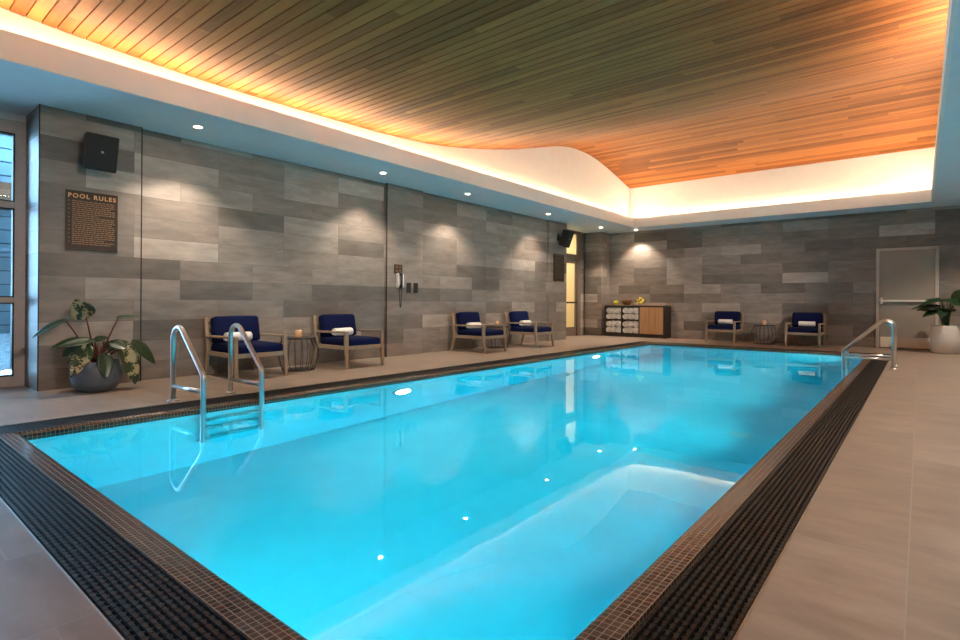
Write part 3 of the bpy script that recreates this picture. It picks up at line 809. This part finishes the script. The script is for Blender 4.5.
for i, (loc, rz, _) in enumerate(CH):
    o = tw if i == 0 else tw.copy()
    if i: C.objects.link(o)
    ang = rz + (0, .06, -.05, .03, 0, .05)[i]; d = V((-.06, (-.06, -.05, -.06, -.04, 0, .02)[i], 0)); d.rotate(Matrix.Rotation(rz, 3, 'Z'))
    o.location = V(loc) + d + V((0, 0, .461)); o.rotation_euler = (0, 0, ang)
    tag(o, TW[i], 'towel', 'rolled towels on the armchairs')

# ---------------------------------------------------------------- wire side tables with candles
def side_table(label, loc):
    t = thing('side_table', label, 'side table', loc, 0, 'round wire side tables')
    MB().lathe([(.001, .405), (.215, .405), (.22, .41), (.22, .42), (.215, .424), (.001, .424)], 36).build('table_top', M_wire, t)
    MB().lathe([(.001, .0), (.20, .0), (.205, .006), (.20, .012), (.001, .012)], 36).build('base', M_wire, t)
    mb = MB()
    for k in range(18):
        a = 2 * PI * k / 18; ca, sa = math.cos(a), math.sin(a)
        p = [((.198 + .055 * math.sin(PI * u ** .9)) , .006 + .40 * (1 - u)) for u in [i / 10 for i in range(11)]]
        p = [(r - .0 if i else r, z) for i, (r, z) in enumerate(p)]
        mb.tube([(r * ca, r * sa, z) for r, z in p], .0036, 6)
    mb.build('wire_cage', M_wire, t)
    return t
TB = [((-6.25, 3.90, 0), 'black wire drum table between the two armchairs nearest the window'),
      ((-6.40, 8.34, 0), 'black wire drum table between the third and fourth armchairs, mostly hidden'),
      ((-2.68, 13.2, 0), 'black wire drum table between the two armchairs at the far wall')]
t0 = side_table(TB[0][1], TB[0][0])
for loc, lab in TB[1:]: dup(t0, loc, 0, lab)
def candle(label, loc):
    t = thing('candle_holder', label, 'candle holder', loc, 0, 'amber candle holders on the wire tables')
    mb = MB(); mb.lathe([(.001, 0), (.036, 0), (.042, .01), (.042, .085), (.036, .094), (.034, .092), (.037, .083), (.037, .06), (.001, .06)], 24); mb.build('glass', M_amber, t)
    MB().lathe([(.001, .061), (.033, .061), (.033, .068), (.001, .069)], 20).build('wax', M_wax, t)
    MB().lathe([(.001, .070), (.006, .076), (.005, .083), (.001, .093)], 12).build('flame', M_flame, t)
    return t
CD = ['amber glass candle on the wire table nearest the window', 'amber glass candle between the third and fourth armchairs', 'amber glass candle on the wire table at the far wall']
k0 = candle(CD[0], V(TB[0][0]) + V((.0, .0, .424)))
for (loc, _), lab in list(zip(TB, CD))[1:]: dup(k0, V(loc) + V((0, .0, .424)), 0, lab)

# ---------------------------------------------------------------- towel cabinet
cx0, cx1, cy0, cy1, ch = -6.58, -4.94, 13.30, 13.74, .84
cab = thing('towel_cabinet', 'low dark cabinet with oak door and open towel cubbies', 'cabinet', (cx0, cy0, 0))
W_, D_ = cx1 - cx0, cy1 - cy0
mb = MB()
mb.box((0, 0, 0), (.03, D_, .815)); mb.box((W_ - .03, 0, 0), (W_, D_, .815)); mb.box((.03, D_ - .02, .06), (W_ - .03, D_, .815))
mb.box((.03, .02, 0), (W_ - .03, D_ - .02, .095)); mb.box((.03, 0, .785), (W_ - .03, D_ - .02, .815))
mb.box((.955, .0, .095), (.985, D_ - .02, .785)); mb.box((.475, .005, .095), (.50, D_ - .02, .785))
mb.box((.03, .005, .43), (.475, D_ - .02, .452)); mb.box((.50, .005, .43), (.955, D_ - .02, .452))
mb.build('carcass', M_darkwood, cab, .002)
MB().box((-.006, -.008, .815), (W_ + .006, D_ , .84)).build('cabinet_top', M_topwood, cab, .003)
MB().box((.99, -.018, .10), (W_ - .035, .0, .78)).build('door', M_doorwood, cab, .003)
st = roll_mesh(.0745, .34, 5.2, 1.08).build('stored_towel', M_towel)
first = True
for col, x0 in enumerate((cx0 + .03, cx0 + .50)):
    wcell = .445 if col == 0 else .455
    for r, z0 in enumerate((.452, .095)):
        for lev in range(2):
            for k in range(3):
                o = st if first else st.copy()
                if not first: C.objects.link(o)
                first = False
                rad = .0738
                x = x0 + .005 + rad + k * (wcell - .01 - 2 * rad) / 2
                o.location = (x, cy0 + .173 + random.uniform(-.006, .006), z0 + rad + .001 + rad * .06 + lev * 2.14 * rad)
                o.rotation_euler = (0, 0, 0)
                cn = ('left', 'right')[col] + ' column, ' + ('upper', 'lower')[r] + ' cubby'
                tag(o, f'rolled white towel in the cabinet, {cn}, {("bottom","top")[lev]} layer, {("left","middle","right")[k]}', 'towel', 'rolled towels in the cabinet')
# on the cabinet
jar = thing('fruit_jar', 'small round glass jar of yellow-green citrus on the left of the cabinet', 'jar', (-6.33, 13.48, .84))
MB().lathe([(.001, 0), (.05, 0), (.075, .03), (.08, .07), (.065, .11), (.045, .125), (.047, .15)], 28).build('glass', M_glassjar, jar)
MB().lathe([(.001, .004), (.047, .004), (.071, .031), (.075, .07), (.062, .105), (.001, .106)], 28).build('citrus_water', M_juice, jar)
MB().lathe([(.05, .15), (.05, .158), (.012, .165), (.012, .18), (.001, .182)], 24).build('lid', M_topwood, jar)
bw = thing('wooden_bowl', 'shallow brown wooden bowl in the middle of the cabinet top', 'bowl', (-6.03, 13.48, .84))
MB().lathe([(.001, 0), (.08, 0), (.09, .012), (.14, .07), (.165, .125), (.158, .127), (.13, .075), (.08, .022), (.001, .018)], 32).build('bowl_shell', M_bowl, bw)
gb = thing('glass_bowl', 'clear glass bowl holding lemons on the cabinet top', 'bowl', (-5.66, 13.48, .84))
MB().lathe([(.001, 0), (.07, 0), (.12, .03), (.15, .09), (.155, .15), (.149, .15), (.143, .09), (.115, .036), (.001, .012)], 32).build('bowl_shell', M_glassjar, gb)
def lemon(m, R=.036):
    mb = MB(); mb.lathe([(.001, -R * 1.35), (R * .25, -R * 1.22), (R * .7, -R * .8), (R, 0), (R * .7, R * .8), (R * .25, R * 1.22), (.001, R * 1.35)], 18)
    return mb.build('lemon', m, None, 0, None, 1)
L0 = lemon(M_lemon)
pos = [(-.055, -.03, .055), (.055, -.03, .055), (0, .06, .055), (0, -.035, .115), (-.07, .03, .115), (.07, .035, .115), (0, .03, .17)]
for i, p in enumerate(pos):
    o = L0 if i == 0 else L0.copy()
    if i: C.objects.link(o)
    o.location = V((-5.66, 13.48, .84)) + V(p); o.rotation_euler = (random.uniform(.8, 2), random.uniform(-.5, .5), random.uniform(0, 6))
    tag(o, 'yellow lemon in the glass bowl on the cabinet', 'lemon', 'lemons in the glass bowl')
L1 = lemon(M_lime, .03)
for i, p in enumerate([(-.05, 0, .06), (.05, .02, .06), (0, -.06, .06)]):
    o = L1 if i == 0 else L1.copy()
    if i: C.objects.link(o)
    o.name = 'lime'; o.location = V((-6.03, 13.48, .84)) + V(p); o.rotation_euler = (1.5, 0, i * 2.0)
    tag(o, 'green lime in the brown wooden bowl on the cabinet', 'lime', 'limes in the wooden bowl')

# ---------------------------------------------------------------- plants
def leaf_mesh(base, tip, w, up, droop=.15, fold=.18, nl=10, nw=6, heart=.12, wav=.0):
    base, tip, up = V(base), V(tip), V(up)
    ax = tip - base; L = ax.length; ax.normalize(); up = (up - ax * up.dot(ax)).normalized(); sd = ax.cross(up)
    mb = MB()
    for i in range(nl + 1):
        u = i / nl
        hw = w / 2 * (math.sin(PI * min(1, u ** .62 * 1.0)) ** .75 if 0 < u < 1 else .02)
        for j in range(nw + 1):
            s = -1 + 2 * j / nw
            back = -heart * L * (1 - u) ** 3 * abs(s) ** 1.2
            p = base + ax * (u * L + back) + sd * (s * hw) + up * (-droop * L * (u ** 2 - u) + fold * abs(s) * hw + wav * math.sin(u * 14 + s * 3) * hw)
            mb.v.append(tuple(p))
    for i in range(nl):
        for j in range(nw):
            a = i * (nw + 1) + j; mb.f.append((a, a + 1, a + nw + 2, a + nw + 1)); mb.m.append(0); mb.smooth.append(True)
    return mb
def add_leaf(parent, mb, m):
    o = mb.build('leaf', m, parent)
    s = o.modifiers.new('thickness', 'SOLIDIFY'); s.thickness = .0015
    return o
pl = thing('potted_plant', 'broad-leaved plant with cream-splashed leaves in a rounded blue-grey pot', 'plant', (-6.3, 1.70, 0))
MB().lathe([(.001, 0), (.13, 0), (.165, .02), (.205, .09), (.217, .16), (.205, .23), (.183, .29), (.173, .292), (.172, .255), (.001, .25)], 36).build('pot', M_pot, pl)
MB().lathe([(.001, .258), (.171, .252)], 24).build('soil', M_soil, pl)
P0 = V((-6.3, 1.70, 0))
crown = V((0, 0, .27))
# (base, tip, width, facing, material, stalk?)  positions relative to the pot
LV = [((.0, -.09, .73), (.03, -.185, .90), .21, (1, -.3, -.2), M_leafvar),
      ((-.02, -.25, .70), (.10, -.52, .545), .12, (.25, -.3, .9), M_leaf),
      ((.02, .18, .715), (.03, .37, .725), .09, (.4, -.1, 1), M_leaf),
      ((.06, -.06, .50), (.18, -.36, .45), .13, (.5, 0, .9), M_leaf),
      ((.13, -.12, .45), (.22, -.26, .17), .18, (1, -.35, .25), M_leafvar),
      ((.17, .02, .36), (.24, .01, .13), .14, (1, 0, .3), M_leaf),
      ((.12, .20, .42), (.22, .27, .05), .19, (1, .2, .3), M_leafvar),
      ((.08, .30, .46), (.16, .47, .23), .15, (.9, .3, .6), M_leaf),
      ((.03, .08, .42), (.06, .26, .47), .14, (.6, -.1, .8), M_leaf),
      ((.02, -.02, .50), (.05, .09, .52), .09, (.6, 0, .8), M_leaf),
      ((.10, .10, .47), (.19, .20, .40), .14, (.9, .1, .7), M_leaf),
      ((.04, -.14, .46), (.10, -.30, .36), .13, (.8, -.2, .8), M_leaf),
      ((.0, .16, .40), (.05, .34, .33), .13, (.6, .1, .9), M_leafvar),
      ((-.10, -.12, .50), (-.20, -.33, .42), .14, (.4, -.2, .9), M_leaf),
      ((-.10, .10, .45), (-.22, .28, .36), .14, (.3, .2, .9), M_leaf)]
for b, tp, w, up, m in LV:
    lf = add_leaf(pl, leaf_mesh(b, tp, w, up, .10), m)
    b = V(b); a = crown + V((b.x * .1, b.y * .1, 0)); mid = a.lerp(b, .5) + V((0, 0, .05))
    pts = arc(a, mid, b, 8)
    MB().tube(pts, [.011 - .006 * i / 8 for i in range(9)], 8).build('stalk', M_stemred, lf)
for k in range(3):
    a = crown + V((.01 * k, .02 * (k - 1), 0)); MB().tube([a, a + V((.01, .02 * (k - 1), .12)), a + V((.015, .035 * (k - 1), .22))], [.012, .008, .002], 8).build('new_shoot', M_stemred, pl)

# monstera by the exit door
pm = thing('potted_plant', 'leafy dark green plant in a white cylindrical pot by the exit door', 'plant', (.365, 13.1, 0))
MB().lathe([(.001, 0), (.20, 0), (.222, .02), (.228, .25), (.225, .50), (.218, .512), (.205, .508), (.205, .46), (.001, .455)], 40).build('pot', M_potw, pm)
MB().lathe([(.001, .47), (.204, .462)], 24).build('soil', M_soil, pm)
rnd = random.Random(11)
ML = []
for k in range(16):
    a = 2 * PI * k / 16 + rnd.uniform(-.25, .25); rr = rnd.uniform(.07, .20); h = rnd.uniform(.86, 1.06) - rr * .5
    L = rnd.uniform(.24, .36); dz = rnd.uniform(-.16, .03)
    b = (rr * math.cos(a), rr * math.sin(a) * .8, h)
    ML.append((b, (b[0] + L * math.cos(a), b[1] + L * math.sin(a) * .8, h + dz), rnd.uniform(.15, .22), (.25 * math.cos(a), -.35 + .25 * math.sin(a), 1)))
ML += [((.10, -.05, .98), (.36, -.16, 1.16), .26, (-.2, -.9, .5)), ((-.10, -.08, .86), (-.52, -.16, .80), .17, (0, -.4, 1)), ((-.08, -.10, .80), (-.34, -.22, .66), .18, (-.2, -.6, .8))]
c2 = V((0, 0, .46))
for b, tp, w, up in ML:
    lf = add_leaf(pm, leaf_mesh(b, tp, w, up, .16, .15, 12, 8, .10, .06), M_monstera)
    b = V(b); a = c2 + V((b.x * .25, b.y * .25, 0)); pts = arc(a, V((a.x * 1.2, a.y * 1.2, b.z - .08)), b, 8)
    MB().tube(pts, [.010 - .005 * i / 8 for i in range(9)], 8).build('stalk', M_stemgreen, lf)

# ---------------------------------------------------------------- world, daylight, camera
wd = bpy.data.worlds.new('world'); bpy.context.scene.world = wd; wd.use_nodes = True
nt = wd.node_tree; bg = nt.nodes['Background']
bg.inputs[0].default_value = (.36, .67, 1, 1); bg.inputs[1].default_value = 13
a = area('daylight_portal', (WX - .1, (RY + 1.31) / 2, 1.36), (0, -PI / 2, 0), 2.6, 1.31 - RY, 1, (1, 1, 1)); a.data.cycles.is_portal = True

cam = bpy.data.cameras.new('camera'); co = bpy.data.objects.new('camera', cam); C.objects.link(co)
F_, YAW, PITCH, ROLL, DY = 536.6572, math.radians(39.382), math.radians(.0669), math.radians(.3346), 19.0045
cam.sensor_width = 36; cam.lens = 36 * F_ / 960; cam.shift_y = -DY / 960; cam.clip_start = .02
Fv = V((-math.sin(YAW) * math.cos(PITCH), math.cos(YAW) * math.cos(PITCH), math.sin(PITCH)))
R0 = V((math.cos(YAW), math.sin(YAW), 0)); U0 = R0.cross(Fv)
Rv = R0 * math.cos(ROLL) + U0 * math.sin(ROLL); Uv = -R0 * math.sin(ROLL) + U0 * math.cos(ROLL)
Mc = Matrix((Rv, Uv, -Fv)).transposed().to_4x4(); Mc.translation = (0, 0, .9)
co.matrix_world = Mc
sc = bpy.context.scene; sc.camera = co
sc.view_settings.view_transform = 'Standard'; sc.view_settings.look = 'None'; sc.view_settings.gamma = 1
sc.view_settings.use_curve_mapping = False; sc.view_settings.exposure = 1.12

cy = sc.cycles
cy.max_bounces = 10; cy.diffuse_bounces = 5; cy.glossy_bounces = 4; cy.transmission_bounces = 8; cy.transparent_max_bounces = 8
cy.sample_clamp_indirect = 6; cy.use_denoising = True; cy.caustics_reflective = False; cy.caustics_refractive = True
